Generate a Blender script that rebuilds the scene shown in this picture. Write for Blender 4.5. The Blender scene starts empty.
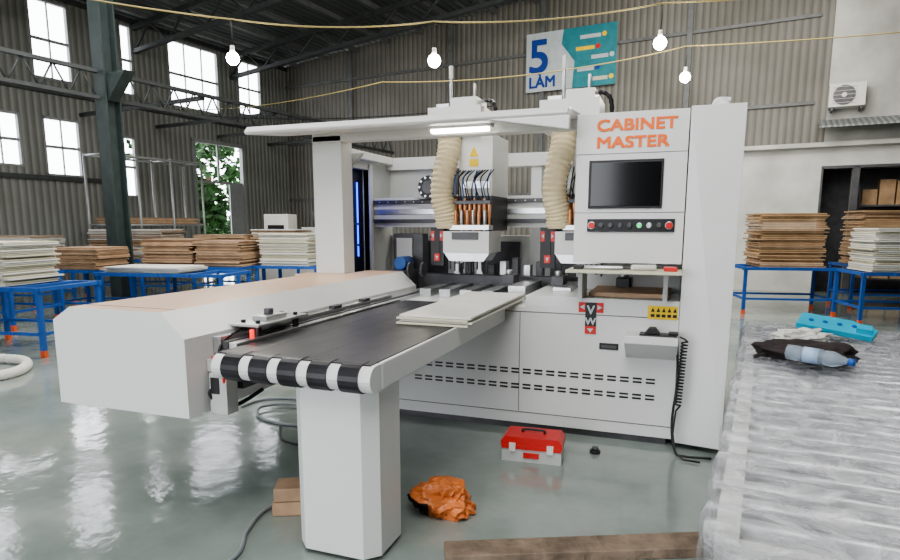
import bpy, bmesh, math, random
from mathutils import Vector, Matrix, noise
random.seed(4)
R=math.radians
scene=bpy.context.scene
# ------------------------------------------------------------------ materials
def mat(name,col,rough=0.5,metal=0.0,var=0.08,vscale=6.0,bump=0.0,bscale=40.0,emit=None,es=0.0,coat=0.0,trans=0.0,ior=1.45):
    m=bpy.data.materials.new(name); m.use_nodes=True
    nt=m.node_tree; N=nt.nodes; L=nt.links
    p=N['Principled BSDF']
    p.inputs['Roughness'].default_value=rough; p.inputs['Metallic'].default_value=metal
    p.inputs['Coat Weight'].default_value=coat
    p.inputs['Transmission Weight'].default_value=trans; p.inputs['IOR'].default_value=ior
    tc=N.new('ShaderNodeTexCoord'); nz=N.new('ShaderNodeTexNoise'); nz.inputs['Scale'].default_value=vscale; nz.inputs['Detail'].default_value=4
    L.new(tc.outputs['Object'],nz.inputs['Vector'])
    cr=N.new('ShaderNodeValToRGB'); cr.color_ramp.elements[0].position=.3; cr.color_ramp.elements[1].position=.7
    c=Vector(col)
    a=c*(1-var); b=c*(1+var)
    cr.color_ramp.elements[0].color=(a[0],a[1],a[2],1); cr.color_ramp.elements[1].color=(min(b[0],1),min(b[1],1),min(b[2],1),1)
    L.new(nz.outputs['Fac'],cr.inputs['Fac']); L.new(cr.outputs['Color'],p.inputs['Base Color'])
    if bump>0:
        n2=N.new('ShaderNodeTexNoise'); n2.inputs['Scale'].default_value=bscale; L.new(tc.outputs['Object'],n2.inputs['Vector'])
        bp=N.new('ShaderNodeBump'); bp.inputs['Strength'].default_value=bump; bp.inputs['Distance'].default_value=.02
        L.new(n2.outputs['Fac'],bp.inputs['Height']); L.new(bp.outputs['Normal'],p.inputs['Normal'])
    if emit:
        p.inputs['Emission Color'].default_value=(*emit,1); p.inputs['Emission Strength'].default_value=es
    return m
def corrugated(name,col,axis,freq=4.0,dark=.6,var=.25):
    m=bpy.data.materials.new(name); m.use_nodes=True
    nt=m.node_tree; N=nt.nodes; L=nt.links; p=N['Principled BSDF']; p.inputs['Roughness'].default_value=.6
    tc=N.new('ShaderNodeTexCoord'); wv=N.new('ShaderNodeTexWave'); wv.bands_direction=axis; wv.inputs['Scale'].default_value=freq
    L.new(tc.outputs['Object'],wv.inputs['Vector'])
    cr=N.new('ShaderNodeValToRGB'); cr.color_ramp.elements[0].color=(*[x*dark for x in col],1); cr.color_ramp.elements[1].color=(*col,1); cr.color_ramp.elements[1].position=.35
    L.new(wv.outputs['Fac'],cr.inputs['Fac'])
    nz=N.new('ShaderNodeTexNoise'); nz.inputs['Scale'].default_value=.7; nz.inputs['Detail'].default_value=6; L.new(tc.outputs['Object'],nz.inputs['Vector'])
    c2=N.new('ShaderNodeValToRGB'); c2.color_ramp.elements[0].position=.3; c2.color_ramp.elements[1].position=.7
    c2.color_ramp.elements[0].color=(1-var,1-var,1-var*1.1,1); c2.color_ramp.elements[1].color=(1,1,1,1)
    L.new(nz.outputs['Fac'],c2.inputs['Fac'])
    mx=N.new('ShaderNodeMix'); mx.data_type='RGBA'; mx.blend_type='MULTIPLY'; mx.inputs[0].default_value=1
    L.new(cr.outputs['Color'],mx.inputs[6]); L.new(c2.outputs['Color'],mx.inputs[7]); L.new(mx.outputs[2],p.inputs['Base Color'])
    bp=N.new('ShaderNodeBump'); bp.inputs['Strength'].default_value=.6; bp.inputs['Distance'].default_value=.03
    L.new(wv.outputs['Fac'],bp.inputs['Height']); L.new(bp.outputs['Normal'],p.inputs['Normal'])
    return m
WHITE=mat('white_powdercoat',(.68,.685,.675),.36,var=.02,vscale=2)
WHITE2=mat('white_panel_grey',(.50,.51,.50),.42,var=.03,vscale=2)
BEIGE=mat('beige_cover',(.62,.43,.30),.42,var=.03,vscale=2)
SEAM=mat('panel_seam',(.13,.13,.13),.6)
BLACK=mat('black_plastic',(.015,.015,.017),.4)
RUB=mat('black_belt',(.020,.020,.024),.40,var=.35,vscale=9,bump=.05,bscale=90)
SCREEN=mat('screen_glass',(.006,.006,.007),.12)
ALU=mat('aluminium',(.55,.56,.57),.32,metal=.85,var=.1,vscale=10)
DGREY=mat('dark_steel',(.09,.09,.095),.45,metal=.5,var=.2)
ORANGE=mat('orange_paint',(.85,.17,.03),.5,var=.04)
COPPER=mat('copper_spindle',(.66,.33,.17),.35,metal=.5,var=.1)
RED=mat('red_plastic',(.60,.03,.025),.35)
REDL=mat('red_lamp',(.8,.03,.02),.3,emit=(1,.05,.03),es=1.5)
GREEN=mat('green_button',(.03,.45,.12),.3,emit=(.05,1,.3),es=1.0)
YELLOW=mat('yellow_label',(.85,.58,.03),.5)
CREAM=mat('cream_hose',(.74,.64,.43),.5,var=.05)
LED=mat('led_tube',(1,1,1),.5,emit=(1,.95,.82),es=14)
BULB=mat('bulb_glow',(1,1,1),.5,emit=(1,.96,.86),es=45)
BLUEL=mat('blue_led',(.05,.1,1),.5,emit=(.03,.08,1),es=5)
DBLUE=mat('dark_blue_cabinet',(.012,.015,.045),.5)
BLUEF=mat('blue_frame_paint',(.02,.09,.33),.45,var=.1)
OFOOT=mat('orange_red_foot',(.65,.12,.04),.5)
BEECH=mat('beech_board',(.50,.34,.22),.55,var=.2)
PLY=mat('plywood_edge',(.36,.24,.15),.6,var=.2)
PWH=mat('white_board',(.68,.67,.63),.5,var=.04)
PCR=mat('cream_board_edge',(.60,.58,.45),.5,var=.06)
COLM=mat('steel_column_paint',(.035,.05,.048),.55,var=.2)
ROOFB=mat('roof_beam_steel',(.05,.055,.055),.6,var=.2)
PURL=mat('purlin_galvanised',(.14,.145,.145),.5,var=.2)
GALV=mat('galvanised_post',(.40,.41,.41),.4,metal=.4)
GCAB=mat('grey_cable',(.24,.26,.27),.5)
YCAB=mat('yellow_wire',(.30,.24,.09),.6)
PLANK=mat('weathered_wood',(.20,.15,.11),.75,var=.4,vscale=9,bump=.5,bscale=30)
BLOCK=mat('wood_block',(.42,.28,.18),.7,var=.25)
TEAL=mat('teal_card',(.02,.42,.62),.45)
CLOTH=mat('black_cloth',(.03,.022,.022),.85,var=.3,bump=.3)
ORBAG=mat('orange_bag',(.66,.20,.06),.35,var=.25,bump=.4,bscale=20)
PLAST=mat('white_plaster',(.58,.58,.55),.8,var=.18,vscale=1.2,bump=.2)
PLAST2=mat('stained_plaster',(.50,.50,.47),.8,var=.35,vscale=.9)
CONC=mat('outside_concrete',(.35,.35,.32),.8,var=.2)
LEAF=mat('leaf_green',(.03,.09,.02),.6,var=.6,vscale=4)
BARK=mat('bark',(.12,.08,.05),.9)
CARD=mat('cardboard',(.38,.25,.14),.7,var=.2)
WINF=mat('window_frame_paint',(.25,.26,.26),.5)
# floor
FLOOR=bpy.data.materials.new('epoxy_floor'); FLOOR.use_nodes=True
nt=FLOOR.node_tree;N=nt.nodes;L=nt.links;p=N['Principled BSDF']
tc=N.new('ShaderNodeTexCoord'); nz=N.new('ShaderNodeTexNoise'); nz.inputs['Scale'].default_value=1.3; nz.inputs['Detail'].default_value=8; nz.inputs['Roughness'].default_value=.65
L.new(tc.outputs['Object'],nz.inputs['Vector'])
cr=N.new('ShaderNodeValToRGB'); e=cr.color_ramp.elements; e[0].position=.3;e[0].color=(.20,.24,.22,1); e[1].position=.72;e[1].color=(.31,.35,.325,1)
L.new(nz.outputs['Fac'],cr.inputs['Fac']); L.new(cr.outputs['Color'],p.inputs['Base Color'])
r2=N.new('ShaderNodeMapRange'); r2.inputs['From Min'].default_value=.35; r2.inputs['From Max'].default_value=.65; r2.inputs['To Min'].default_value=.07; r2.inputs['To Max'].default_value=.17
L.new(nz.outputs['Fac'],r2.inputs['Value']); L.new(r2.outputs[0],p.inputs['Roughness'])
p.inputs['IOR'].default_value=1.8
n3=N.new('ShaderNodeTexNoise'); n3.inputs['Scale'].default_value=5.0; n3.inputs['Detail'].default_value=3; L.new(tc.outputs['Object'],n3.inputs['Vector'])
bp=N.new('ShaderNodeBump'); bp.inputs['Strength'].default_value=.12; bp.inputs['Distance'].default_value=.03
L.new(n3.outputs['Fac'],bp.inputs['Height']); L.new(bp.outputs['Normal'],p.inputs['Normal'])
# film
FILM=bpy.data.materials.new('stretch_film'); FILM.use_nodes=True
nt=FILM.node_tree;N=nt.nodes;L=nt.links
for n in list(N): N.remove(n)
o=N.new('ShaderNodeOutputMaterial'); tr=N.new('ShaderNodeBsdfTransparent'); gl=N.new('ShaderNodeBsdfPrincipled')
tr.inputs[0].default_value=(.93,.94,.95,1)
gl.inputs['Base Color'].default_value=(.55,.55,.57,1); gl.inputs['Roughness'].default_value=.16; gl.inputs['Specular IOR Level'].default_value=.9
tc=N.new('ShaderNodeTexCoord'); mp=N.new('ShaderNodeMapping'); mp.inputs['Scale'].default_value=(3,5,6); nz=N.new('ShaderNodeTexNoise'); nz.inputs['Scale'].default_value=2.6; nz.inputs['Detail'].default_value=7; nz.inputs['Distortion'].default_value=1.2
L.new(tc.outputs['Object'],mp.inputs[0]); L.new(mp.outputs[0],nz.inputs['Vector'])
mr=N.new('ShaderNodeMapRange'); mr.inputs['From Min'].default_value=.40; mr.inputs['From Max'].default_value=.68; mr.inputs['To Min'].default_value=.16; mr.inputs['To Max'].default_value=.62
L.new(nz.outputs['Fac'],mr.inputs['Value'])
bp=N.new('ShaderNodeBump'); bp.inputs['Strength'].default_value=.7; bp.inputs['Distance'].default_value=.03; L.new(nz.outputs['Fac'],bp.inputs['Height']); L.new(bp.outputs['Normal'],gl.inputs['Normal'])
mx=N.new('ShaderNodeMixShader'); L.new(mr.outputs[0],mx.inputs[0]); L.new(tr.outputs[0],mx.inputs[1]); L.new(gl.outputs[0],mx.inputs[2]); L.new(mx.outputs[0],o.inputs[0])
CLEAR=mat('clear_pet',(.60,.70,.80),.06,var=0,trans=.7,ior=1.25)
# ------------------------------------------------------------------ builder
def catmull(pts,n=8):
    P=[Vector(q) for q in pts]; P=[P[0]]+P+[P[-1]]; out=[]
    for i in range(1,len(P)-2):
        a,b,c,d=P[i-1:i+3]
        for k in range(n):
            t=k/n
            out.append(.5*((2*b)+(c-a)*t+(2*a-5*b+4*c-d)*t*t+(3*b-a-3*c+d)*t**3))
    out.append(P[-2]); return out
class B:
    def __init__(s,name): s.name=name; s.bm=bmesh.new(); s.m=[]
    def mi(s,m):
        if m not in s.m: s.m.append(m)
        return s.m.index(m)
    def box(s,x0,y0,z0,x1,y1,z1,m,M=None):
        i=s.mi(m)
        v=[s.bm.verts.new(q) for q in [(x0,y0,z0),(x1,y0,z0),(x1,y1,z0),(x0,y1,z0),(x0,y0,z1),(x1,y0,z1),(x1,y1,z1),(x0,y1,z1)]]
        if M:
            for q in v: q.co=M@q.co
        for f in [(0,3,2,1),(4,5,6,7),(0,1,5,4),(1,2,6,5),(2,3,7,6),(3,0,4,7)]:
            fc=s.bm.faces.new([v[k] for k in f]); fc.material_index=i
    def prism(s,pts,vec,m,capm=None,fm=None):
        i=s.mi(m); vec=Vector(vec)
        a=[s.bm.verts.new(q) for q in pts]; b=[s.bm.verts.new(Vector(q)+vec) for q in pts]
        f=s.bm.faces.new(a); f.material_index=s.mi(capm) if capm else i
        f=s.bm.faces.new(b[::-1]); f.material_index=s.mi(capm) if capm else i
        n=len(pts)
        for k in range(n):
            f=s.bm.faces.new([a[k],b[k],b[(k+1)%n],a[(k+1)%n]]); f.material_index=s.mi(fm[k]) if fm and k in fm else i
    def rev(s,p,q,prof,m,n=16):
        i=s.mi(m); p=Vector(p);q=Vector(q);ax=(q-p); d=ax.normalized()
        u=d.orthogonal().normalized(); w=d.cross(u); rings=[]
        for t,r in prof:
            c=p+ax*t; rings.append([s.bm.verts.new(c+(u*math.cos(2*math.pi*k/n)+w*math.sin(2*math.pi*k/n))*r) for k in range(n)])
        for a,b in zip(rings,rings[1:]):
            for k in range(n):
                f=s.bm.faces.new([a[k],a[(k+1)%n],b[(k+1)%n],b[k]]); f.material_index=i; f.smooth=True
        f=s.bm.faces.new(rings[0][::-1]); f.material_index=i
        f=s.bm.faces.new(rings[-1]); f.material_index=i
    def cyl(s,p,q,r,m,n=16,r2=None): s.rev(p,q,[(0,r),(1,r if r2 is None else r2)],m,n)
    def tube(s,pts,r,m,n=8,rib=0):
        i=s.mi(m); P=[Vector(q) for q in pts]; t=(P[1]-P[0]).normalized(); u=t.orthogonal().normalized(); rings=[]
        for k,c in enumerate(P):
            t=(P[min(k+1,len(P)-1)]-P[max(k-1,0)]).normalized()
            u=(u-t*u.dot(t)).normalized(); w=t.cross(u)
            rr=r*(1+(rib if k%2 else -rib))
            rings.append([s.bm.verts.new(c+(u*math.cos(2*math.pi*j/n)+w*math.sin(2*math.pi*j/n))*rr) for j in range(n)])
        for a,b in zip(rings,rings[1:]):
            for k in range(n):
                f=s.bm.faces.new([a[k],a[(k+1)%n],b[(k+1)%n],b[k]]); f.material_index=i; f.smooth=(rib==0)
        for rg in (rings[0][::-1],rings[-1]):
            f=s.bm.faces.new(rg); f.material_index=i
    def sphere(s,c,r,m,n=16,sc=(1,1,1)):
        i=s.mi(m); M=Matrix.Translation(c)@Matrix.Diagonal((*sc,1))
        g=bmesh.ops.create_uvsphere(s.bm,u_segments=n,v_segments=n//2,radius=r,matrix=M)
        for v in g['verts']:
            for f in v.link_faces: f.material_index=i; f.smooth=True
    def done(s,parent=None,loc=(0,0,0),rz=0,bevel=0,rot=None):
        bmesh.ops.recalc_face_normals(s.bm,faces=s.bm.faces)
        me=bpy.data.meshes.new(s.name); s.bm.to_mesh(me); s.bm.free()
        for m in s.m: me.materials.append(m)
        ob=bpy.data.objects.new(s.name,me); scene.collection.objects.link(ob)
        ob.location=loc; ob.rotation_euler=rot if rot else (0,0,rz)
        if parent: ob.parent=parent
        if bevel:
            b=ob.modifiers.new('bevel','BEVEL'); b.width=bevel; b.segments=2; b.limit_method='ANGLE'; b.angle_limit=R(50)
        return ob
def empty(name,loc=(0,0,0),rz=0):
    e=bpy.data.objects.new(name,None); scene.collection.objects.link(e); e.location=loc; e.rotation_euler=(0,0,rz); return e
def text(name,body,loc,size,m,parent=None,sx=1.0,rz=0,bold=0,align='LEFT'):
    for k,(dx,dz) in enumerate([(0,0)] if not bold else [(-bold,-bold),(bold,-bold),(-bold,bold),(bold,bold),(0,0)]):
        c=bpy.data.curves.new(name,'FONT'); c.body=body; c.size=size; c.extrude=.001; c.align_x=align
        c.materials.append(m); o=bpy.data.objects.new(name+('' if k==0 else '_stroke_%d'%k),c); scene.collection.objects.link(o)
        o.location=(loc[0]+dx,loc[1]-k*.0002,loc[2]+dz); o.rotation_euler=(R(90),0,rz); o.scale=(sx,1,1)
        if parent: o.parent=parent
    return o
# ------------------------------------------------------------------ HALL (rotated -8 deg)
HR=R(-8)
cHR,sHR=math.cos(HR),math.sin(HR)
def H(u,v,z=0): return (u*cHR-v*sHR,u*sHR+v*cHR,z)
UL,VE,UR,VB=-14.6,16.0,9.0,-6.0
b=B('floor'); b.box(UL-.2,VB-.2,-.1,UR+.2,VE+.2,0,FLOOR); b.done(rz=HR)
b=B('ground_outside'); b.box(-60,-40,-.16,60,60,-.11,CONC); b.done()
def wallgrid(bb,axis,c0,c1,a0,a1,z0,z1,holes,m):
    A=sorted({a0,a1,*[h[0] for h in holes],*[h[1] for h in holes]}); Z=sorted({z0,z1,*[h[2] for h in holes],*[h[3] for h in holes]})
    for i in range(len(A)-1):
        for j in range(len(Z)-1):
            ca=(A[i]+A[i+1])/2; cz=(Z[j]+Z[j+1])/2
            if any(h[0]<ca<h[1] and h[2]<cz<h[3] for h in holes): continue
            if axis=='v': bb.box(c0,A[i],Z[j],c1,A[i+1],Z[j+1],m)
            else: bb.box(A[i],c0,Z[j],A[i+1],c1,Z[j+1],m)
CL=corrugated('corrugated_sheet_side',(.25,.255,.24),'Y',2.0)
CE=corrugated('corrugated_sheet_end',(.24,.23,.205),'X',2.0,var=.35)
CR=corrugated('roof_sheet',(.09,.10,.10),'X',1.6,.5)
AWN=corrugated('awning_sheet',(.35,.37,.38),'X',3.0)
wins=[(-2.5,-1.0,4.65,6.4),(0.2,1.7,4.65,6.4),(2.8,4.2,4.65,6.4),(5.4,6.7,4.65,6.4),(8.05,8.95,4.7,6.4),(10.15,10.5,4.7,6.4),(11.5,13.2,4.65,6.4),(13.9,14.85,4.8,6.4),
      (1.6,3.2,2.75,3.9),(4.4,5.4,2.75,3.9),(6.5,7.7,2.75,3.9),(8.15,9.0,2.6,3.9),(9.75,10.4,2.2,3.7)]
door=(12.1,14.0,0,3.9)
b=B('wall_left'); wallgrid(b,'v',UL-.12,UL,VB,VE,0,6.6,wins+[door],CL)
for z in (2.5,4.4,6.45): b.box(UL,VB,z,UL+.08,9.6 if z<4 else VE,z+.1,ROOFB)
b.done(rz=HR)
for n,w in enumerate(wins):
    b=B('window_%d'%(n+1)); v0,v1,z0,z1=w
    x0,x1=UL-.08,UL+.02
    b.box(x0,v0,z0,x1,v0+.05,z1,WINF);b.box(x0,v1-.05,z0,x1,v1,z1,WINF);b.box(x0,v0,z0,x1,v1,z0+.05,WINF);b.box(x0,v0,z1-.05,x1,v1,z1,WINF)
    b.box(x0+.03,v0,(z0+z1)/2-.03,x1-.03,v1,(z0+z1)/2+.03,WINF)
    k=int((v1-v0)/.6)
    for i in range(1,k+1):
        vv=v0+(v1-v0)*i/(k+1); b.box(x0+.03,vv-.012,z0,x1-.03,vv+.012,z1,WINF)
    b.done(rz=HR)
b=B('door_1')
b.box(UL-.08,12.1,0,UL+.05,12.2,3.9,WINF);b.box(UL-.08,13.9,0,UL+.05,14.0,3.9,WINF);b.box(UL-.08,12.1,3.8,UL+.05,14.0,3.9,WINF)
b.box(UL-.05,12.2,2.7,UL,13.9,2.76,WINF); b.box(UL-.05,13.0,2.7,UL,13.06,3.8,WINF); b.box(UL-.05,13.9-.5,0,UL,13.9,2.7,WINF)
b.done(rz=HR)
ridge=1.0
def roofz(u): return 6.6+1.35*(u-UL)/(ridge-UL) if u<ridge else 7.95-1.35*(u-ridge)/(ridge-UL)
hol=[(.78,1.32,0,2.7),(1.45,2.9,0,2.7)]
b=B('wall_end')
wallgrid(b,'u',VE,VE+.12,UL,UR,0,6.6,hol,CE)
b.prism([(UL,VE,6.6),(UR,VE,6.6),(UR,VE,roofz(UR)),(ridge,VE,7.95)],(0,.12,0),CE)
for z in (2.3,4.1,5.9): b.box(UL,VE-.06,z,.5,VE,z+.07,PURL)
for u in (-12,-8.5,-5.8,-2.2): b.box(u,VE-.1,0,u+.12,VE,roofz(u)-.1,PURL)
b.done(rz=HR)
b=B('wall_back')
wallgrid(b,'u',VB-.12,VB,UL,UR,0,6.6,[(-6.5,-.5,0,4.6)],CE)
b.prism([(UL,VB-.12,6.6),(UR,VB-.12,6.6),(UR,VB-.12,roofz(UR)),(ridge,VB-.12,7.95)],(0,.12,0),CE)
b.done(rz=HR)
b=B('trim_1')
wallgrid(b,'u',VE-.2,VE,-.9,UR,0,3.15,hol,PLAST)
b.box(.75,VE-.06,3.15,UR,VE,7.2,PLAST2)
b.box(-.9,VE-.45,3.15,UR,VE-.06,3.24,PLAST2)
b.prism([(.6,VE-.06,3.75),(.6,VE-1.0,3.5),(.6,VE-1.0,3.47),(.6,VE-.06,3.7)],(UR-.8,0,0),AWN)
b.done(rz=HR)
b=B('door_2')
b.box(.74,VE-.24,0,.78,VE-.02,2.74,DGREY);b.box(1.32,VE-.24,0,1.45,VE-.02,2.74,DGREY);b.box(2.9,VE-.24,0,2.95,VE-.02,2.74,DGREY);b.box(.74,VE-.24,2.7,2.95,VE-.02,2.76,DGREY)
b.done(rz=HR)
b=B('wall_store_room')
b.box(.4,VE+1.6,0,3.4,VE+1.7,3,DGREY); b.box(.4,VE+.12,2.9,3.4,VE+1.7,3,DGREY); b.box(.4,VE+.22,-.05,3.4,VE+1.7,0,DGREY); b.box(3.4,VE+.12,0,3.5,VE+1.7,3,DGREY); b.box(.3,VE+.12,0,.4,VE+1.7,3,DGREY)
b.done(rz=HR)
b=B('wall_right'); b.box(UR,VB,0,UR+.12,VE,roofz(UR),CL); b.done(rz=HR)
b=B('ceiling')
b.prism([(UL-.3,VB,6.6),(ridge,VB,7.95),(ridge,VB,8.05),(UL-.3,VB,6.7)],(0,22.3,0),CR)
b.prism([(ridge,VB,7.95),(UR+.3,VB,roofz(UR+.3)),(UR+.3,VB,roofz(UR+.3)+.1),(ridge,VB,8.05)],(0,22.3,0),CR)
b.done(rz=HR)
b=B('roof_truss')
u=UL+.6
while u<UR:
    z=roofz(u)-.12; b.box(u,VB+.1,z-.05,u+.07,VE-.05,z+.06,PURL); u+=1.15
for v in (-1,3.3,6.95,10.5,13.6):
    for (ua,ub) in ((UL,ridge),(ridge,UR)):
        za,zb=roofz(ua),roofz(ub)
        b.prism([(ua,v,za-.18),(ub,v,zb-.18),(ub,v,zb-.30),(ua,v,za-.30)],(0,.12,0),ROOFB)
        b.prism([(ua,v,za-.75),(ub,v,zb-.75),(ub,v,zb-.85),(ua,v,za-.85)],(0,.12,0),ROOFB)
        n=12
        for k in range(n):
            t0=k/n;t1=(k+.5)/n;t2=(k+1)/n
            f=lambda t,o:(ua+(ub-ua)*t,v+.06,za+(zb-za)*t-o)
            b.cyl(f(t0,.8),f(t1,.25),.03,ROOFB,6); b.cyl(f(t1,.25),f(t2,.8),.03,ROOFB,6)
b.done(rz=HR)
b=B('steel_column'); 
cu,cv=-10.4,6.95
b.box(cu-.15,cv-.14,0,cu+.15,cv-.11,6.6,COLM); b.box(cu-.15,cv+.11,0,cu+.15,cv+.14,6.6,COLM); b.box(cu-.02,cv-.11,0,cu+.02,cv+.11,6.6,COLM)
b.box(cu-.25,cv-.24,0,cu+.25,cv+.24,.03,COLM)
b.prism([(cu+.15,cv-.1,3.6),(cu+.65,cv-.1,4.05),(cu+.15,cv-.1,4.05)],(0,.2,0),COLM)
b.done(rz=HR)
b=B('lattice_girder')
for z in (3.62,4.05): b.box(cu-.05,-2,z,cu+.05,cv-.17,z+.06,ROOFB); b.box(cu-.05,cv+.17,z,cu+.05,VE-.1,z+.06,ROOFB)
for (a,c) in ((-2,cv-.2),(cv+.2,VE-.15)):
    n=int((c-a)/.45)
    for k in range(n):
        p0=a+(c-a)*k/n;p1=a+(c-a)*(k+.5)/n;p2=a+(c-a)*(k+1)/n
        b.cyl((cu,p0,3.65),(cu,p1,4.08),.016,ROOFB,6); b.cyl((cu,p1,4.08),(cu,p2,3.65),.016,ROOFB,6)
for v in (1,3,5,9,11,13,15):
    b.box(UL+.02,v,4.0,cu-.06,v+.07,4.08,ROOFB)
b.done(rz=HR)
# banner
ban=empty('wall_banner',H(-6.15,VE-.16,4.95),HR)
TEALB=mat('banner_teal',(.03,.22,.26),.5,var=.15); BW=mat('banner_white',(.50,.55,.57),.5); BB=mat('banner_blue',(.01,.05,.28),.5)
b=B('banner_sheet'); b.box(0,0,0,2.35,.03,1.45,BW); 
b.prism([(1.25,-.01,0),(2.35,-.01,0),(2.35,-.01,1.45),(1.0,-.01,1.45),(.95,-.01,1.1),(1.3,-.01,.65)],(0,.01,0),TEALB); b.done(ban)
text('five',"5",(.05,-.02,.48),1.15,BB,ban,1.05,0,.02); text('lam',"LÀM",(.08,-.02,.10),.38,BB,ban,1,0,.01)
for k,(x,z,w) in enumerate([(1.45,1.15,.5),(1.35,.88,.45),(1.75,.65,.4),(1.4,.38,.4),(1.8,.13,.35)]):
    b=B('banner_patch_%d'%k); b.box(x-.02,-.018,z,x+w,-.01,z+.09,[BW,YELLOW,BW,BW,PCR][k]); b.cyl((x+w+.09,-.018,z+.06),(x+w+.09,-.01,z+.06),.06,[YELLOW,RED,BW,BB,YELLOW][k]); b.done(ban)
b=B('air_conditioner_outdoor_unit'); b.box(.75,VE-.42,3.95,1.4,VE-.1,4.42,PWH); b.cyl((1.02,VE-.44,4.18),(1.02,VE-.42,4.18),.2,DGREY,20); b.cyl((1.02,VE-.46,4.18),(1.02,VE-.44,4.18),.05,PWH,12)
for k in range(5): b.box(.8,VE-.45,4.02+k*.08,1.25,VE-.44,4.03+k*.08,PWH)
b.box(.8,VE-.4,3.88,.84,VE-.06,3.95,DGREY); b.box(1.32,VE-.4,3.88,1.36,VE-.06,3.95,DGREY); b.done(rz=HR,bevel=.01)
b=B('storage_shelf'); 
for z in (.3,1.1,1.9): b.box(1.5,VE+.3,z,2.85,VE+.8,z+.04,DGREY)
for x in (1.5,2.8): b.box(x,VE+.3,0,x+.05,VE+.35,2.4,DGREY)
for z in (.34,1.14,1.94):
    x=1.58
    while x<2.5: w=random.uniform(.25,.4); b.box(x,VE+.3,z,x+w,VE+.7,z+random.uniform(.3,.55),CARD); x+=w+.03
b.done(rz=HR)
for (tu,tv,nn) in ((UL-3.0,14.6,1500),(UL-4.6,16.6,1500)):
    b=B('tree')
    b.tube(catmull([(tu,tv,-.1),(tu+.1,tv,1.2),(tu-.1,tv+.1,2.4),(tu,tv,3.4)],5),.12,BARK)
    cl=[Vector((tu+random.uniform(-1.2,1.2),tv+random.uniform(-1.5,1.5),random.uniform(1.0,4.8))) for _ in range(18)]
    for k in range(nn):
        c=random.choice(cl)+Vector((random.gauss(0,.3),random.gauss(0,.32),random.gauss(0,.26))); q=Vector((random.uniform(-1,1),random.uniform(-1,1),random.uniform(-.6,.6))).normalized(); w=q.orthogonal().normalized()*.08; q=q*.18
        f=b.bm.faces.new([b.bm.verts.new(c-q),b.bm.verts.new(c+w),b.bm.verts.new(c+q),b.bm.verts.new(c-w)]); f.material_index=b.mi(LEAF)
    b.done(rz=HR)
b=B('pipe_rack')
for v in (8.6,9.4,10.3,11.2):
    for u in (-13.9,-13.2): b.cyl((u,v,0),(u,v,3.1),.03,GALV,8)
    b.cyl((-13.9,v,3.05),(-13.2,v,3.05),.025,GALV,8); b.cyl((-13.9,v,1.5),(-13.2,v,1.5),.025,GALV,8)
for u in (-13.9,-13.2):
    for z in (1.5,3.05): b.cyl((u,8.6,z),(u,11.2,z),.025,GALV,8)
for k in range(5): b.box(-13.88,8.7,1.53+.03*k,-13.22,11.1-.1*(k%3),1.555+.03*k,BEECH if k%2 else PLY)
b.done(rz=HR)
# ------------------------------------------------------------------ bulbs & wires
bl=[(-5.28,6.6,3.55),(-2.92,7.45,3.52),(-.29,8.41,3.73),(.03,10.65,3.78)]
for q in bl:
    b=B('hanging_bulb'); x,y,z=q
    b.sphere((x,y,z),.08,BULB); b.cyl((x,y,z+.06),(x,y,z+.15),.032,PWH,12,.025); b.tube([(x,y,z+.14),(x+.01,y,z+.3),(x,y,z+.445)],.006,BLACK,6); b.done()
    l=bpy.data.lights.new('bulb_light','POINT'); l.energy=80; l.shadow_soft_size=.08; l.color=(1,.92,.8); lo=bpy.data.objects.new('bulb_light',l); scene.collection.objects.link(lo); lo.location=(x,y,z-.17)
def sag(a,c,s,n=16):
    a=Vector(a);c=Vector(c); return [a.lerp(c,k/n)-Vector((0,0,s*4*(k/n)*(1-k/n))) for k in range(n+1)]
b=B('overhead_wire')
P=[(-9.0,4.6,4.6)]+[(x,y,z+.46) for x,y,z in bl[:3]]+[(7.5,11.3,4.9)]
for a,c in zip(P,P[1:]): b.tube(sag(a,c,.08),.009,YCAB,6)
P=[H(-14.4,11.5,4.55),(-4.5,9.2,3.75),(bl[3][0],bl[3][1],bl[3][2]+.46),(8,12.6,4.9)]
for a,c in zip(P,P[1:]): b.tube(sag(a,c,.15),.009,YCAB,6)
b.tube(sag(H(-14.4,9.5,4.4),(-3,10.4,3.5),.3),.009,BLACK,6)
b.done()
# ------------------------------------------------------------------ tables & stacks
def table(cx,cy,w,d,rz,z=.8):
    b=B('work_table'); 
    for sx in (-1,1):
        for sy in (-1,1):
            x=sx*(w/2-.05);y=sy*(d/2-.05); b.box(x-.025,y-.025,.08,x+.025,y+.025,z-.04,BLUEF); b.box(x-.027,y-.027,0,x+.027,y+.027,.08,OFOOT)
    for sy in (-1,1):
        y=sy*(d/2-.05); b.box(-w/2,y-.022,z-.05,w/2,y+.022,z,BLUEF); b.box(-w/2+.05,y-.018,.25,w/2-.05,y+.018,.285,BLUEF)
    for k in range(5):
        x=-w/2+.02+k*(w-.09)/4; b.box(x,-d/2,z-.045,x+.05,d/2,z-.001,BLUEF)
    for sx in (-1,1):
        x=sx*(w/2-.05); b.box(x-.018,-d/2+.05,.25,x+.018,d/2-.05,.285,BLUEF)
    return b.done(loc=(cx,cy,0),rz=rz)
def stack(name,cx,cy,z,w,d,h,rz,ms,t=.022,jit=.035):
    b=B(name); zz=0
    while zz<h:
        ox=random.uniform(-jit,jit);oy=random.uniform(-jit,jit); ww=w*random.uniform(.92,1); m=random.choice(ms)
        b.box(-ww/2+ox,-d/2+oy,zz,ww/2+ox,d/2+oy,zz+t*.78,m); zz+=t
    return b.done(loc=(cx,cy,z+.001),rz=rz)
def cam2w(xc,d): return (.9397*xc-.342*d,.342*xc+.9397*d)
rz=R(10)
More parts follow.
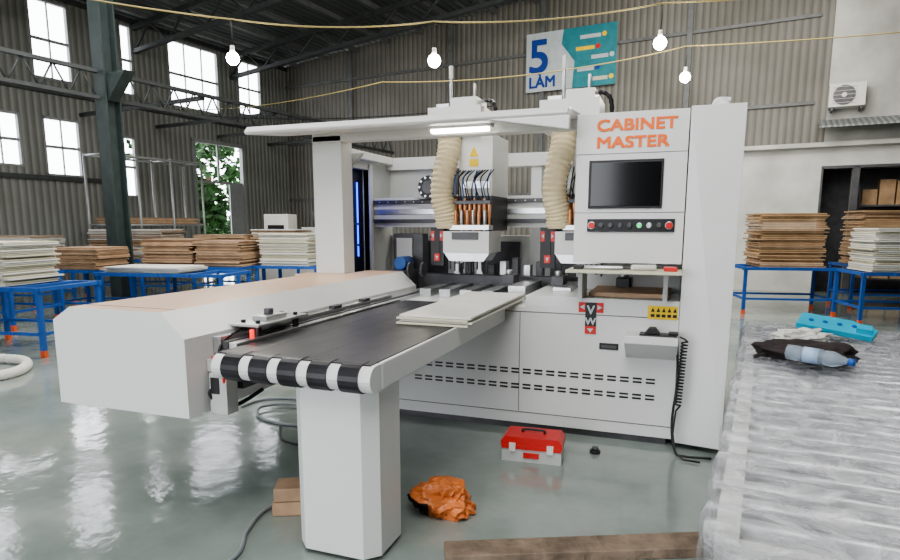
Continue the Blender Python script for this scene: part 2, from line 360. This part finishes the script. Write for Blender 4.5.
for (xc,d,w,dp,items) in [
  (-5.25,7.4,1.5,1.0,[(-.25,0,.95,.8,.50,[PWH,PWH,PCR]),]),
  (-4.2,9.3,2.1,.9,[(-.3,0,1.3,.7,.08,[PWH,PCR])]),
  (-7.0,9.2,1.8,1.0,[(-.1,0,1.4,.8,.46,[PWH,PCR])]),
  (-8.0,11.3,1.6,1.0,[(0,0,1.4,.8,.5,[PWH,PLY])]),
  (-5.85,10.0,.95,.8,[(0,0,.85,.7,.34,[BEECH,PLY])]),
  (-6.6,13.0,2.0,1.0,[(0,0,1.7,.8,.6,[BEECH,PLY,PWH])]),
  (-4.35,10.8,1.9,1.0,[(-.45,0,.95,.8,.46,[BEECH,PLY,BEECH]),(.5,0,.85,.8,.42,[BEECH,PLY])]),
  (-4.1,12.9,2.4,1.0,[(-.55,0,1.2,.85,.5,[BEECH,PLY]),(.65,0,1.0,.8,.6,[PWH,PLY])]),
  (-2.75,11.0,1.2,1.0,[(-.05,0,.95,.8,.54,[PWH,PWH,PCR])]),
  ]:
    x,y=cam2w(xc,d); table(x,y,w,dp,rz)
    for (ox,oy,sw,sd,h,ms) in items: stack('panel_stack',x+ox*math.cos(rz),y+ox*math.sin(rz),.8,sw,sd,h,rz+R(random.uniform(-3,3)),ms)
for (xc,d,w,dp,sw,h,ms) in [(5.75,10.6,1.5,1.0,1.05,.90,[BEECH,PLY,CARD]),(7.1,9.4,1.8,1.0,1.5,.66,[PWH,PWH,PCR]),(7.9,11.2,1.4,1.0,1.1,.95,[CARD,PLY])]:
    x,y=cam2w(xc,d); table(x,y,w,dp,rz); stack('panel_stack',x,y,.8,sw,.8,h,rz,ms,t=.03)
x,y=cam2w(-3.6,14.5)
b=B('edge_trimming_machine'); b.box(-.9,-.35,0,.9,.35,.95,PWH); b.box(-.7,-.25,.95,-.1,.25,1.75,PWH); b.box(.2,-.2,.95,.8,.2,1.45,WHITE2); b.box(-.6,-.27,1.2,-.2,-.25,1.5,BLACK); b.cyl((.5,-.1,1.45),(.5,-.1,1.8),.06,DGREY); b.done(loc=(x,y,0),rz=rz,bevel=.02)
# ------------------------------------------------------------------ CNC MACHINE
M=empty('cnc_drilling_machine',(0,0,0))
b=B('base')
b.box(-2.85,4.30,.0,.02,5.85,.06,DGREY)
b.box(-2.85,4.28,.05,.06,5.9,.92,WHITE)
b.box(-.98,4.28,.92,.06,5.2,1.0,WHITE)
b.box(-2.85,4.277,.88,.06,4.281,.886,SEAM)
b.box(-2.85,4.277,.13,.06,4.281,.136,SEAM)
for x in (-1.02,): b.box(x,4.277,.14,x+.005,4.281,.88,SEAM)
for z in (.45,.425,.335,.31):
    x=-1.85
    while x<-.08:
        b.box(x,4.276,z,x+.06,4.281,z+.013,BLACK); x+=.086
b.box(-.45,4.272,.645,-.32,4.281,.69,BLACK); b.box(-.435,4.268,.655,-.335,4.275,.675,DGREY)
for x in (-2.5,-1.2,-.1): b.cyl((x,4.4,0),(x,4.4,.05),.05,DGREY)
b.done(M,bevel=.006)
b=B('work_bed')
for k,x in enumerate((-1.95,-1.78,-1.6,-1.42)): b.box(x,4.62,.92,x+.1,5.75,.985,ALU)
for x in (-1.2,-.85): b.box(x,4.62,.92 if x<-1 else 1.0,x+.14,5.2,1.03,ALU)
b.box(-2.75,5.2,.92,-.1,5.3,1.06,DGREY); b.box(-.55,4.4,1.0,0,5.1,1.03,BEECH)
for x in (-1.3,-.9,-.4): b.box(x,4.8,1.03,x+.1,5.0,1.1,DGREY); b.cyl((x+.05,4.85,1.1),(x+.05,4.85,1.14),.03,ALU,12)
b.cyl((-2.3,5.0,1.16),(-2.3,5.19,1.16),.06,BLUEF); b.box(-2.4,4.9,.92,-2.2,5.18,1.10,DGREY)
for x in (-2.1,-1.98): b.cyl((x,4.75,1.13),(x+.02,4.75,1.13),.06,DGREY,20)
for k in range(8): b.box(-1.9+k*.11,5.32,.92,-1.84+k*.11,5.42,1.15+.03*(k%3),DGREY if k%2 else ALU)
b.done(M,bevel=.004)
b=B('cantilever_beam')
sec=[(-2.92,.60),(-2.09,.60),(-2.09,.98),(-2.22,1.10),(-2.80,1.10),(-2.92,1.03)]
b.prism([(x,2.17,z) for x,z in sec],(0,2.11,0),WHITE,fm={3:BEIGE})
b.prism([(-2.56,4.28,.92),(-2.09,4.28,.92),(-2.09,4.28,.98),(-2.22,4.28,1.10),(-2.56,4.28,1.10)],(0,.6,0),WHITE,fm={3:BEIGE})
b.box(-2.92,4.28,.92,-2.56,4.5,1.10,BEIGE)
b.box(-2.80,2.26,1.098,-2.22,2.264,1.102,SEAM)
b.done(M,bevel=.006)
b=B('feed_rail')
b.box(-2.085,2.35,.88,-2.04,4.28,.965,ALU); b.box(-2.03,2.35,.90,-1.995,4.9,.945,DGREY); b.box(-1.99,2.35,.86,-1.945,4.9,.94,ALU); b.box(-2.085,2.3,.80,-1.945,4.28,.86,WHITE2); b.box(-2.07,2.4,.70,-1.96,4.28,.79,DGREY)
b.box(-2.12,2.50,.99,-1.93,2.95,1.005,ALU)
for x in (-2.06,-1.97):
    for y in (2.55,2.88): b.cyl((x,y,.94),(x,y,.99),.018,DGREY,10); b.cyl((x,y,1.005),(x,y,1.02),.012,BLACK,8)
b.box(-2.06,2.62,1.005,-1.97,2.80,1.03,ALU); b.cyl((-2.02,2.71,1.03),(-2.02,2.71,1.06),.025,DGREY,14)
b.cyl((-1.955,2.48,.94),(-1.955,2.48,.985),.012,REDL,12); b.cyl((-1.955,2.30,.80),(-1.955,2.30,.86),.02,REDL,12)
for y in (3.0,3.4,3.8): b.box(-2.07,y,.965,-2.03,y+.1,.985,DGREY)
b.tube(catmull([(-2.0,2.36,.78),(-2.06,2.28,.70),(-2.0,2.36,.62),(-1.96,2.55,.66)]),.010,BLACK)
b.tube(catmull([(-2.0,2.33,.84),(-1.97,2.28,.78),(-2.0,2.33,.70)]),.009,RED)
b.tube(catmull([(-2.03,2.9,1.0),(-2.05,2.6,.99),(-2.04,2.36,.93),(-2.03,2.32,.80)]),.007,BLACK)
b.cyl((-2.0,2.27,.84),(-2.0,2.27,.89),.022,RED,12)
b.box(-2.06,2.28,.60,-1.96,2.36,.80,WHITE2); b.box(-2.05,2.275,.70,-2.0,2.28,.78,BLACK)
b.done(M,bevel=.003)
b=B('control_cabinet')
b.box(-.65,4.28,1.245,.055,4.95,2.23,WHITE)
b.prism([(.062,4.27,2.24),(.38,4.27,2.24),(.36,4.20,.04),(.062,4.25,.04)],(0,1.6,0),WHITE)
b.box(-.65,4.9,1.0,.06,4.95,1.245,WHITE2)
b.box(-.56,4.268,1.61,-.085,4.281,1.925,BLACK); b.box(-.545,4.262,1.625,-.10,4.27,1.91,SCREEN)
b.box(-.56,4.266,1.455,.0,4.281,1.54,BLACK)
for k,(m) in enumerate((RED,DGREY,DGREY,DGREY,DGREY,GREEN,ALU,DGREY,RED)):
    x=-.53+k*.062; r=.015 if k not in (0,8) else .022
    b.cyl((x,4.266,1.497),(x,4.248,1.497),r,m,14); b.cyl((x,4.266,1.497),(x,4.258,1.497),r+.004,DGREY if m is DGREY else ALU,14)
for z in (1.58,1.965): b.box(-.65,4.277,z,.055,4.281,z+.004,SEAM)
b.sphere((.26,4.5,2.27),.045,WHITE); b.tube(catmull([(.2,4.5,2.24),(.22,4.5,2.3),(.3,4.5,2.3)]),.02,WHITE)
b.done(M,bevel=.012)
text('brand_text_upper',"CABINET",(-.52,4.276,2.115),.10,ORANGE,M,1.24,0,.0035)
text('brand_text_lower',"MASTER",(-.52,4.276,2.005),.10,ORANGE,M,1.27,0,.0035)
b=B('keyboard_shelf')
b.box(-.66,4.02,1.19,.06,4.45,1.21,PCR); b.box(-.6,4.2,1.0,-.57,4.45,1.19,WHITE2); b.box(-.05,4.2,1.0,-.02,4.45,1.19,WHITE2)
b.cyl((-.55,4.12,1.225),(-.3,4.1,1.225),.013,ALU,10); b.cyl((-.25,4.1,1.23),(-.1,4.15,1.23),.018,PWH,10); b.box(-.45,4.18,1.211,-.15,4.3,1.225,DGREY)
b.box(-.62,4.1,1.211,-.56,4.2,1.235,BLACK); b.box(-.05,4.08,1.211,.03,4.2,1.235,RED)
b.done(M,bevel=.003)
b=B('axis_sign')
def vw(b,x0,y,z0,x1,z1):
    w=x1-x0;h=z1-z0
    b.box(x0,y-.004,z0+h*.68,x1,y,z1,RED); b.box(x0+w*.28,y-.006,z0,x1-w*.28,y,z1,BLACK); b.box(x0+w*.28,y-.008,z0,x1-w*.28,y,z0+h*.25,RED)
    b.prism([(x0+w*.05,y-.009,z0+h*.85),(x0+w*.24,y-.009,z0+h*.93),(x0+w*.24,y-.009,z0+h*.77)],(0,.002,0),BW)
    b.prism([(x1-w*.05,y-.009,z0+h*.85),(x1-w*.24,y-.009,z0+h*.93),(x1-w*.24,y-.009,z0+h*.77)],(0,.002,0),BW)
    b.prism([(x0+w*.5,y-.010,z0+h*.04),(x0+w*.38,y-.010,z0+h*.17),(x0+w*.62,y-.010,z0+h*.17)],(0,.002,0),BW)
vw(b,-.60,4.278,.75,-.43,.97); b.done(M)
text('sign_letter_v',"V",(-.515,4.266,.89),.085,BW,M,1,0,.002,'CENTER'); text('sign_letter_w',"W",(-.515,4.266,.815),.07,BW,M,1,0,.002,'CENTER')
b=B('warning_label'); b.box(-.14,4.272,.875,.05,4.279,.965,YELLOW)
for k in range(5):
    x=-.12+k*.035; b.prism([(x,4.27,.925),(x+.025,4.27,.925),(x+.0125,4.27,.955)],(0,.002,0),BLACK); b.box(x,4.27,.89,x+.025,4.272,.91,BLACK)
b.done(M)
b=B('tool_tray'); 
b.prism([(-.27,4.28,.60),(-.27,4.28,.79),(-.27,4.05,.79),(-.27,4.05,.74)],(.33,0,0),WHITE)
b.box(-.18,4.08,.79,.05,4.2,.80,BLACK); b.prism([(-.15,4.1,.80),(-.05,4.1,.80),(-.08,4.1,.84),(-.12,4.1,.84)],(0,.08,0),BLACK); b.box(.0,4.1,.8,.06,4.18,.815,BLACK)
b.done(M,bevel=.006)
b=B('coiled_cable')
pts=[(.07,4.12,.79),(.10,4.10,.78)]
for k in range(220): 
    t=k/219; a=t*2*math.pi*20; pts.append((.10-.02*t+.018*math.cos(a),4.12+.018*math.sin(a),.76-.42*t))
pts+=[(.07,4.12,.30),(.06,4.1,.15),(.08,4.05,.04),(.13,4.02,.012),(.23,4.0,.012)]
b.tube(pts,.006,BLACK,6); b.tube(catmull([(.05,4.18,.8),(.07,4.19,.5),(.05,4.16,.2),(.08,4.10,.03),(.14,4.08,.012),(.3,4.1,.012)]),.008,BLACK)
b.done(M)
b=B('canopy')
b.prism([(-3.1,3.95,2.195),(-3.1,3.99,2.235),(-3.1,4.5,2.275),(-3.1,4.5,2.235),(-3.1,3.97,2.175)],(2.44,0,0),WHITE)
b.box(-2.85,4.5,2.17,-.65,4.62,2.26,WHITE)
b.box(-1.72,4.3,2.165,-1.28,4.36,2.195,LED); b.box(-1.75,4.29,2.19,-1.25,4.37,2.225,ALU)
b.prism([(-1.2,3.96,2.18),(-.65,3.96,2.18),(-.65,3.96,2.09)],(0,.05,0),WHITE)
b.done(M,bevel=.008)
b=B('enclosure_frame')
b.box(-2.85,4.5,.92,-2.58,4.68,2.22,WHITE)
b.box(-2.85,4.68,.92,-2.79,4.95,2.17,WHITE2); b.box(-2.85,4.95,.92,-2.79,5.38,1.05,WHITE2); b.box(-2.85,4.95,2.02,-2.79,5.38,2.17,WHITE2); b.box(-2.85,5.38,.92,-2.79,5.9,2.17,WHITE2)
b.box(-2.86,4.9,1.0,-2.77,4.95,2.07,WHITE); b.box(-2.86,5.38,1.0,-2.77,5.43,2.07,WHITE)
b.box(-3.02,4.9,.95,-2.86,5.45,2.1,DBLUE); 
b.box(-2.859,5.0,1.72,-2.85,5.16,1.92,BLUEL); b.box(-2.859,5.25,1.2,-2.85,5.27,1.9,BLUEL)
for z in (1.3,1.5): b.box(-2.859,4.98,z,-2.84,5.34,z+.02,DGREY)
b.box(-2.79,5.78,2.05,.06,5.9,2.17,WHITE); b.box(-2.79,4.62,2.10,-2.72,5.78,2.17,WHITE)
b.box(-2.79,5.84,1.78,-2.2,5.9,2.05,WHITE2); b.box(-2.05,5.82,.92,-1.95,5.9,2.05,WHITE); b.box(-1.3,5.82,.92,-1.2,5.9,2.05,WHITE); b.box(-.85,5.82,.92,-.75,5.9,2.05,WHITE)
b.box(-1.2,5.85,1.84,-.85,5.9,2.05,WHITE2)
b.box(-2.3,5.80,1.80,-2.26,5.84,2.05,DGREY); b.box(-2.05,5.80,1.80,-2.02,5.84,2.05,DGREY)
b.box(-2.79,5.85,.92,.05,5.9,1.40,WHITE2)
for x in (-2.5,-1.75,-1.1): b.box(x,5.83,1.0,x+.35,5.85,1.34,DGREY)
b.prism([(-2.79,4.72,2.10),(-2.5,4.72,2.10),(-2.79,4.72,1.80)],(0,.04,0),WHITE2)
b.done(M,bevel=.006)
b=B('gantry_rail')
b.box(-2.78,5.45,1.48,.0,5.70,1.76,WHITE); b.box(-2.78,5.42,1.70,.0,5.45,1.735,DGREY); b.box(-2.78,5.42,1.52,.0,5.45,1.555,DGREY); b.box(-2.78,5.44,1.6,.0,5.455,1.65,ALU)
for k in range(30): b.cyl((-2.7+k*.09,5.415,1.717),(-2.7+k*.09,5.42,1.717),.007,ALU,8)
b.cyl((-2.12,5.25,1.84),(-2.12,5.33,1.84),.105,BLACK,28); b.cyl((-2.12,5.24,1.84),(-2.12,5.25,1.84),.06,DGREY,20)
for k in range(10):
    a=k*.628; b.cyl((-2.12+.085*math.cos(a),5.235,1.84+.085*math.sin(a)),(-2.12+.085*math.cos(a),5.25,1.84+.085*math.sin(a)),.012,ALU,6)
b.box(-2.3,5.33,1.74,-1.95,5.45,1.8,WHITE2)
b.box(-2.5,5.3,1.06,-2.2,5.44,1.42,DGREY); b.box(-2.46,5.28,1.2,-2.3,5.3,1.38,WHITE2)
b.done(M,bevel=.004)
def head(name,x,seed):
    b=B(name); y=4.95
    b.box(x-.24,y-.05,2.24,x+.22,y+.3,2.46,WHITE); b.box(x-.04,y-.04,2.46,x+.18,y+.25,2.53,WHITE); b.box(x-.19,y+.02,2.46,x-.08,y+.2,2.50,ALU)
    b.cyl((x-.07,y+.05,2.46),(x-.07,y+.05,2.78),.012,ALU); b.cyl((x-.07,y+.05,2.70),(x-.07,y+.05,2.80),.018,PWH)
    b.cyl((x+.12,y+.1,2.53),(x+.12,y+.1,2.66),.012,ALU)
    cp=catmull([(x+.24,y+.15,2.2),(x+.29,y+.15,2.38),(x+.25,y+.2,2.52),(x+.12,y+.3,2.54),(x+.05,y+.4,2.4)],6); b.tube(cp,.018,BLACK,6,rib=.12)
    x+=.05
    b.box(x-.03,y,1.74,x+.26,y+.5,2.24,WHITE); b.box(x+.0,y-.012,1.80,x+.24,y,1.86,ALU)
    b.prism([(x+.06,y-.006,2.06),(x+.14,y-.006,2.06),(x+.10,y-.006,2.14)],(0,.006,0),YELLOW); b.box(x+.06,y-.004,1.98,x+.14,y,2.04,YELLOW)
    b.box(x-.20,y,1.45,x+.26,y+.5,1.74,DGREY)
    for k in range(8):
        xx=x-.04+k*.042; b.rev((xx,y-.06,1.72-.03*(k%2)),(xx,y-.06,1.48),[(0,.015),(.1,.017),(.6,.017),(.65,.013),(1,.010)],COPPER,10)
    for k in range(6):
        xx=x-.02+k*.05; b.rev((xx,y-.11,1.62),(xx,y-.11,1.44),[(0,.015),(.7,.015),(.75,.01),(1,.008)],ALU if k%2 else COPPER,10)
    b.box(x-.07,y-.13,1.46,x+.27,y,1.50,ALU); b.box(x-.05,y-.09,1.67,x+.27,y,1.70,DGREY)
    random.seed(seed)
    for k in range(14):
        xx=x-.06+k*.024; b.tube(catmull([(xx,y-.06,1.70),(xx+random.uniform(-.03,.03),y-.12,1.80),(xx+random.uniform(-.03,.03),y-.1,1.88),(xx+.02,y+.0,1.95)],5),.0055,BLACK if k%4 else BLUEF,6)
    b.box(x-.13,y-.12,1.27,x+.27,y+.25,1.45,WHITE); b.box(x-.05,y-.13,1.38,x+.18,y-.12,1.44,DGREY)
    b.prism([(x-.13,y-.10,1.27),(x+.27,y-.10,1.27),(x+.22,y-.10,1.20),(x-.08,y-.10,1.20)],(0,.25,0),ALU)
    for k in range(9): b.cyl((x-.09+k*.04,y-.05,1.20),(x-.09+k*.04,y-.05,1.13-.015*(k%3)),.007,DGREY,8)
    b.box(x-.25,y-.1,1.16,x-.13,y-.06,1.48,BLACK); vw(b,x-.245,y-.101,1.20,x-.135,1.45)
    pts=catmull([(x-.10,y-.02,2.26),(x-.10,y-.06,2.1),(x-.13,y-.10,1.92),(x-.145,y-.10,1.74),(x-.12,y-.08,1.60),(x-.11,y-.06,1.50)],9)
    b.tube(pts,.095,CREAM,18,rib=.06); b.cyl((x-.11,y-.06,1.52),(x-.11,y-.06,1.47),.105,CREAM,20,.09)
    b.cyl((x-.10,y-.02,2.22),(x-.10,y-.02,2.25),.11,WHITE2,20)
    return b.done(M,bevel=.004)
head('drill_head_left',-1.74,2); head('drill_head_right',-.80,5)
# ------------------------------------------------------------------ belt table
T=empty('belt_outfeed_table',(0,0,0))
b=B('table_frame')
b.box(-1.93,2.26,.825,-1.13,4.27,.90,WHITE)
b.box(-1.145,2.26,.81,-1.125,4.27,.928,WHITE)
b.done(T,bevel=.006)
b=B('belt_surface')
b.box(-1.925,2.2,.90,-1.15,4.27,.928,RUB)
for k in range(1,5):
    x=-1.925+.775/5*k; b.box(x-.0015,2.21,.927,x+.0015,4.27,.9285,DGREY)
b.done(T)
b=B('end_roller_nose')
def nose(x0,x1,r,m):
    pts=[(x0,2.26,.865-r)]+[(x0,2.21-r*math.sin(a)*1.0,.865-r*math.cos(a)) for a in [math.pi*k/10 for k in range(11)]]+[(x0,2.26,.865+r)]
    b.prism(pts,(x1-x0,0,0),m)
x=-1.93; ww,bb2=.056,.0928
for k in range(11):
    wd=ww if k%2==0 else bb2
    nose(x,x+wd,.058 if k%2==0 else .065,WHITE if k%2==0 else RUB); x+=wd
b.done(T)
b=B('pedestal')
def octa(x0,y0,x1,y1,c,z): return [(x0+c,y0,z),(x1-c,y0,z),(x1,y0+c,z),(x1,y1-c,z),(x1-c,y1,z),(x0+c,y1,z),(x0,y1-c,z),(x0,y0+c,z)]
b.prism(octa(-1.585,2.24,-1.165,2.57,.06,.02),(0,0,.805),WHITE)
for x in (-1.52,-1.26):
    for y in (2.32,2.50): b.cyl((x,y,0),(x,y,.03),.025,DGREY,12)
b.done(T,bevel=.006)
b=B('cabinet_door_panel')
for k,(o,m) in enumerate(((0,PCR),(.02,PWH),(.0,PCR),(.015,PWH))):
    z=.9295+k*.0145
    b.box(-1.50+o,3.2+o,z,-1.06+o,4.55-o,z+.0125,m)
b.done(bevel=.002)
# ------------------------------------------------------------------ floor items
b=B('toolbox')
b.box(-.19,-.1,0,.19,.1,.10,WHITE2); b.prism([(-.195,-.105,.10),(.195,-.105,.10),(.195,-.105,.135),(.17,-.105,.165),(-.17,-.105,.165),(-.195,-.105,.135)],(0,.21,0),RED)
b.box(-.19,-.108,.085,.19,-.1,.11,RED)
for x in (-.12,.12): b.box(x-.02,-.115,.07,x+.02,-.1,.125,PWH)
b.box(-.05,-.108,.03,.05,-.1,.065,RED)
b.tube(catmull([(-.07,0,.165),(-.06,0,.185),(.06,0,.185),(.07,0,.165)]),.008,BLACK)
b.done(loc=(-.79,3.76,0),rz=R(4),bevel=.008)
b=B('plastic_bag'); i=b.mi(ORBAG)
g=bmesh.ops.create_icosphere(b.bm,subdivisions=6,radius=1)
for v in g['verts']:
    n=v.co.normalized(); k=noise.noise(n*1.3)*.45+(.25-abs(noise.noise(n*2.6)))*.4+(.2-abs(noise.noise(n*7)))*.12
    v.co=Vector((n.x*.165,n.y*.12,n.z*.10))*(1+k); v.co.z=max(v.co.z+.075,0)
    if v.co.x>.10: v.co.z*=.6
for f in b.bm.faces:
    f.smooth=True
    c=f.calc_center_median()
    if c.x<-.09 and c.z<.10: f.material_index=b.mi(CLOTH)
b.done(loc=(-1.06,2.85,.0),rz=R(20))
b=B('wood_offcut'); b.box(-.11,-.08,0,.11,.08,.075,BLOCK); b.box(-.10,-.08,.078,.11,.07,.15,BLOCK); b.done(loc=(-1.82,2.60,0),rz=R(25),bevel=.006)
b=B('wood_plank'); b.prism([(-.66,-.09,0),(.64,-.10,0),(.66,.05,0),(-.66,.045,0)],(0,0,.05),PLANK); b.done(loc=(-.31,2.70,0.001),rz=R(24),bevel=.005)
b=B('floor_cable')
b.tube(catmull([(-3.3,4.0,.012),(-3.25,4.25,.012),(-2.95,4.35,.012),(-2.6,4.2,.012),(-2.45,3.95,.012),(-2.6,3.75,.012),(-2.95,3.8,.013),(-3.1,4.0,.03),(-2.9,4.15,.03),(-2.5,4.05,.03),(-2.2,3.75,.012),(-1.9,3.55,.012),(-1.6,3.4,.012)],8),.011,GCAB)
b.tube(catmull([(-2.7,3.7,.012),(-2.5,3.45,.012),(-2.2,3.4,.012),(-2.0,3.5,.012),(-1.8,3.4,.012)],8),.008,BLACK)
b.tube(catmull([(-1.62,2.9,.012),(-1.8,2.82,.012),(-1.95,2.55,.012),(-1.90,2.3,.012),(-1.80,2.1,.012),(-1.8,1.8,.012)],8),.010,GCAB)
b.done()
b=B('vacuum_hose')
b.tube(catmull([(-7.1,4.45,.05),(-6.6,4.5,.05),(-6.25,4.3,.05),(-6.1,4.0,.05),(-6.3,3.75,.05),(-6.7,3.65,.05),(-7.2,3.7,.05)],14),.05,PWH,12,rib=.05); b.done()
b=B('leveling_foot'); b.cyl((-.42,3.98,0),(-.42,3.98,.02),.035,BLACK); b.cyl((-.42,3.98,.02),(-.42,3.98,.04),.02,DGREY); b.done()
b=B('caster_tool'); b.cyl((-2.2,4.05,.05),(-2.16,4.05,.05),.05,ORANGE,18); b.cyl((-2.3,4.12,.08),(-2.1,4.1,.08),.03,PWH,14); b.cyl((-2.3,4.1,.03),(-2.26,4.1,.03),.03,DGREY,14); b.box(-2.3,4.05,.05,-2.15,4.15,.1,ORANGE); b.done()
# ------------------------------------------------------------------ wrapped roller conveyor
C=empty('plastic_wrapped_roller_conveyor',(.12,1.4,0),R(-7.17))
Ln,Wd=3.12,1.35
b=B('conveyor_frame')
b.box(0,0,.70,.05,Ln,.83,PWH); b.box(Wd-.05,0,.70,Wd,Ln,.83,PWH); b.box(0,0,.70,Wd,.05,.80,PWH); b.box(0,Ln-.05,.70,Wd,Ln,.80,PWH)
for y in (.05,1.5,Ln-.12):
    for x in (.01,Wd-.07): b.box(x,y,0,x+.06,y+.06,.70,PWH)
b.box(.02,.1,.2,.05,Ln-.1,.26,PWH)
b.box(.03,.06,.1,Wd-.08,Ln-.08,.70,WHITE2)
b.box(.05,.06,.70,Wd-.08,Ln-.08,.72,BLACK)  # shade in the gaps between rollers, painted as a black sheet
y=.07
ROL=mat('zinc_roller',(.58,.59,.60),.30,metal=.5,var=.15)
while y<Ln-.05:
    b.cyl((.05,y,.80),(Wd-.05,y,.80),.035,ROL,14); y+=.115
b.done(C)
b=B('stretch_wrap'); i=b.mi(FILM)
nx,ny=110,300
def zf(x,y):
    ph=(y-.07)/.115*2*math.pi
    return .843+.018*math.cos(ph)+.010*noise.noise(Vector((x*5,y*3,0)))+.018*abs(noise.noise(Vector((x*9+y*5,y*8,3))))+.008*abs(noise.noise(Vector((x*22-y*9,y*17,7))))
g=[[b.bm.verts.new((-.02+(Wd+.04)*ix/nx,-.02+(Ln+.04)*iy/ny,zf(Wd*ix/nx,Ln*iy/ny))) for ix in range(nx+1)] for iy in range(ny+1)]
for iy in range(ny):
    for ix in range(nx):
        f=b.bm.faces.new([g[iy][ix],g[iy][ix+1],g[iy+1][ix+1],g[iy+1][ix]]); f.smooth=True
def drape(edge,nrm,nz=22):
    prev=edge
    for j in range(1,nz+1):
        cur=[]
        for v in edge:
            z=v.co.z*(1-j/nz)+.12*(j/nz); s=noise.noise(Vector((v.co.x*7,v.co.y*7,z*4)))*.03+.01
            cur.append(b.bm.verts.new(Vector((v.co.x,v.co.y,z))+Vector(nrm)*s))
        for k in range(len(cur)-1):
            f=b.bm.faces.new([prev[k],prev[k+1],cur[k+1],cur[k]]); f.smooth=True
        prev=cur
drape([r[0] for r in g],(-1,0,0)); drape(g[-1],(0,1,0)); drape(g[0],(0,-1,0))
b.done(C)
b=B('cloth_bag'); i=b.mi(CLOTH)
g2=bmesh.ops.create_icosphere(b.bm,subdivisions=5,radius=1)
for v in g2['verts']:
    n=v.co.normalized(); k=noise.noise(n*1.6)*.35+noise.noise(n*4)*.12
    v.co=Vector((n.x*.22,n.y*.14,n.z*.055))*(1+k); v.co.z=max(v.co.z+.035,0)
for f in b.bm.faces: f.smooth=True
b.tube(catmull([(-.15,-.08,.04),(-.22,-.12,.01),(-.20,-.02,.015),(-.15,.03,.05)],8),.008,CLOTH)
b.done(loc=(.63,3.22,.875),rz=R(-12))
b=B('water_bottle')
b.rev((0,0,0),(.26,0,0),[(0,.022),(.02,.033),(.2,.034),(.22,.030),(.24,.034),(.55,.034),(.57,.030),(.6,.034),(.72,.033),(.85,.020),(.9,.013),(.93,.013)],CLEAR,20)
b.cyl((.238,0,0),(.265,0,0),.016,BLUEF,14); b.rev((.07,0,0),(.13,0,0),[(0,.0348),(1,.0348)],mat('bottle_label',(.35,.48,.65),.4),20)
b.done(loc=(.50,3.04,.94),rot=(0,R(3),R(-22)))
b=B('teal_strap_card')
b.prism([(0,0,0),(.37,-.02,0),(.39,.06,0),(.27,.12,0),(.02,.13,0)],(0,0,.03),TEAL)
for k in range(4): b.cyl((.07+k*.07,.06,.03),(.07+k*.07,.06,.033),.013,BLUEF,12)
b.box(.29,.0,.03,.36,.05,.06,TEAL)
b.done(loc=(.68,3.92,.92),rot=(R(24),R(6),R(-12)))
b=B('crumpled_paper'); i=b.mi(PWH)
g3=bmesh.ops.create_icosphere(b.bm,subdivisions=4,radius=1)
for v in g3['verts']:
    n=v.co.normalized(); v.co=Vector((n.x*.13,n.y*.08,n.z*.04))*(1+.5*noise.noise(n*3)); v.co.z=max(v.co.z+.03,0)
b.done(loc=(.68,3.70,.875),rz=R(20))
# ------------------------------------------------------------------ lights / world / camera
def area(name,loc,target,size,e,col=(1,1,1),sy=None):
    l=bpy.data.lights.new(name,'AREA'); l.energy=e; l.size=size; l.color=col
    if sy: l.shape='RECTANGLE'; l.size_y=sy
    o=bpy.data.objects.new(name,l); scene.collection.objects.link(o); o.location=loc
    o.rotation_euler=(Vector(target)-Vector(loc)).to_track_quat('-Z','Y').to_euler(); return o
area('fill_light_front',(-.5,.2,5.8),(-1,4.5,0.8),4,370,(1,.99,.96))  # added fill for the machine front, no fixture hangs here
area('fill_light_mid',(-2,8.5,6.6),(-2,9,0),5,430,(1,.97,.92),2)  # added area fill for the hall behind the machine, no lamp body
area('fill_light_left',(-7,6,6.0),(-7,7,0),4,360,(1,.99,.96))  # unseen fill added above the left work tables
area('fill_light_back',(1,11,6.4),(0,15.9,3.5),4,330,(1,.96,.90))  # extra fill added to brighten the end wall, not a real fitting
w=bpy.data.worlds.new('sky'); scene.world=w; w.use_nodes=True
bg=w.node_tree.nodes['Background']; bg.inputs[0].default_value=(.92,.95,1,1); bg.inputs[1].default_value=7.5
scene.view_settings.look='AgX - Medium High Contrast'
scene.view_settings.exposure=-.12
cam=bpy.data.cameras.new('camera'); co=bpy.data.objects.new('camera',cam); scene.collection.objects.link(co)
cam.sensor_width=36; cam.lens=36*610/900; cam.shift_y=40/900; cam.clip_end=200
co.location=(0,0,1.5); co.rotation_euler=(R(90-8.85),0,R(20))
scene.camera=co
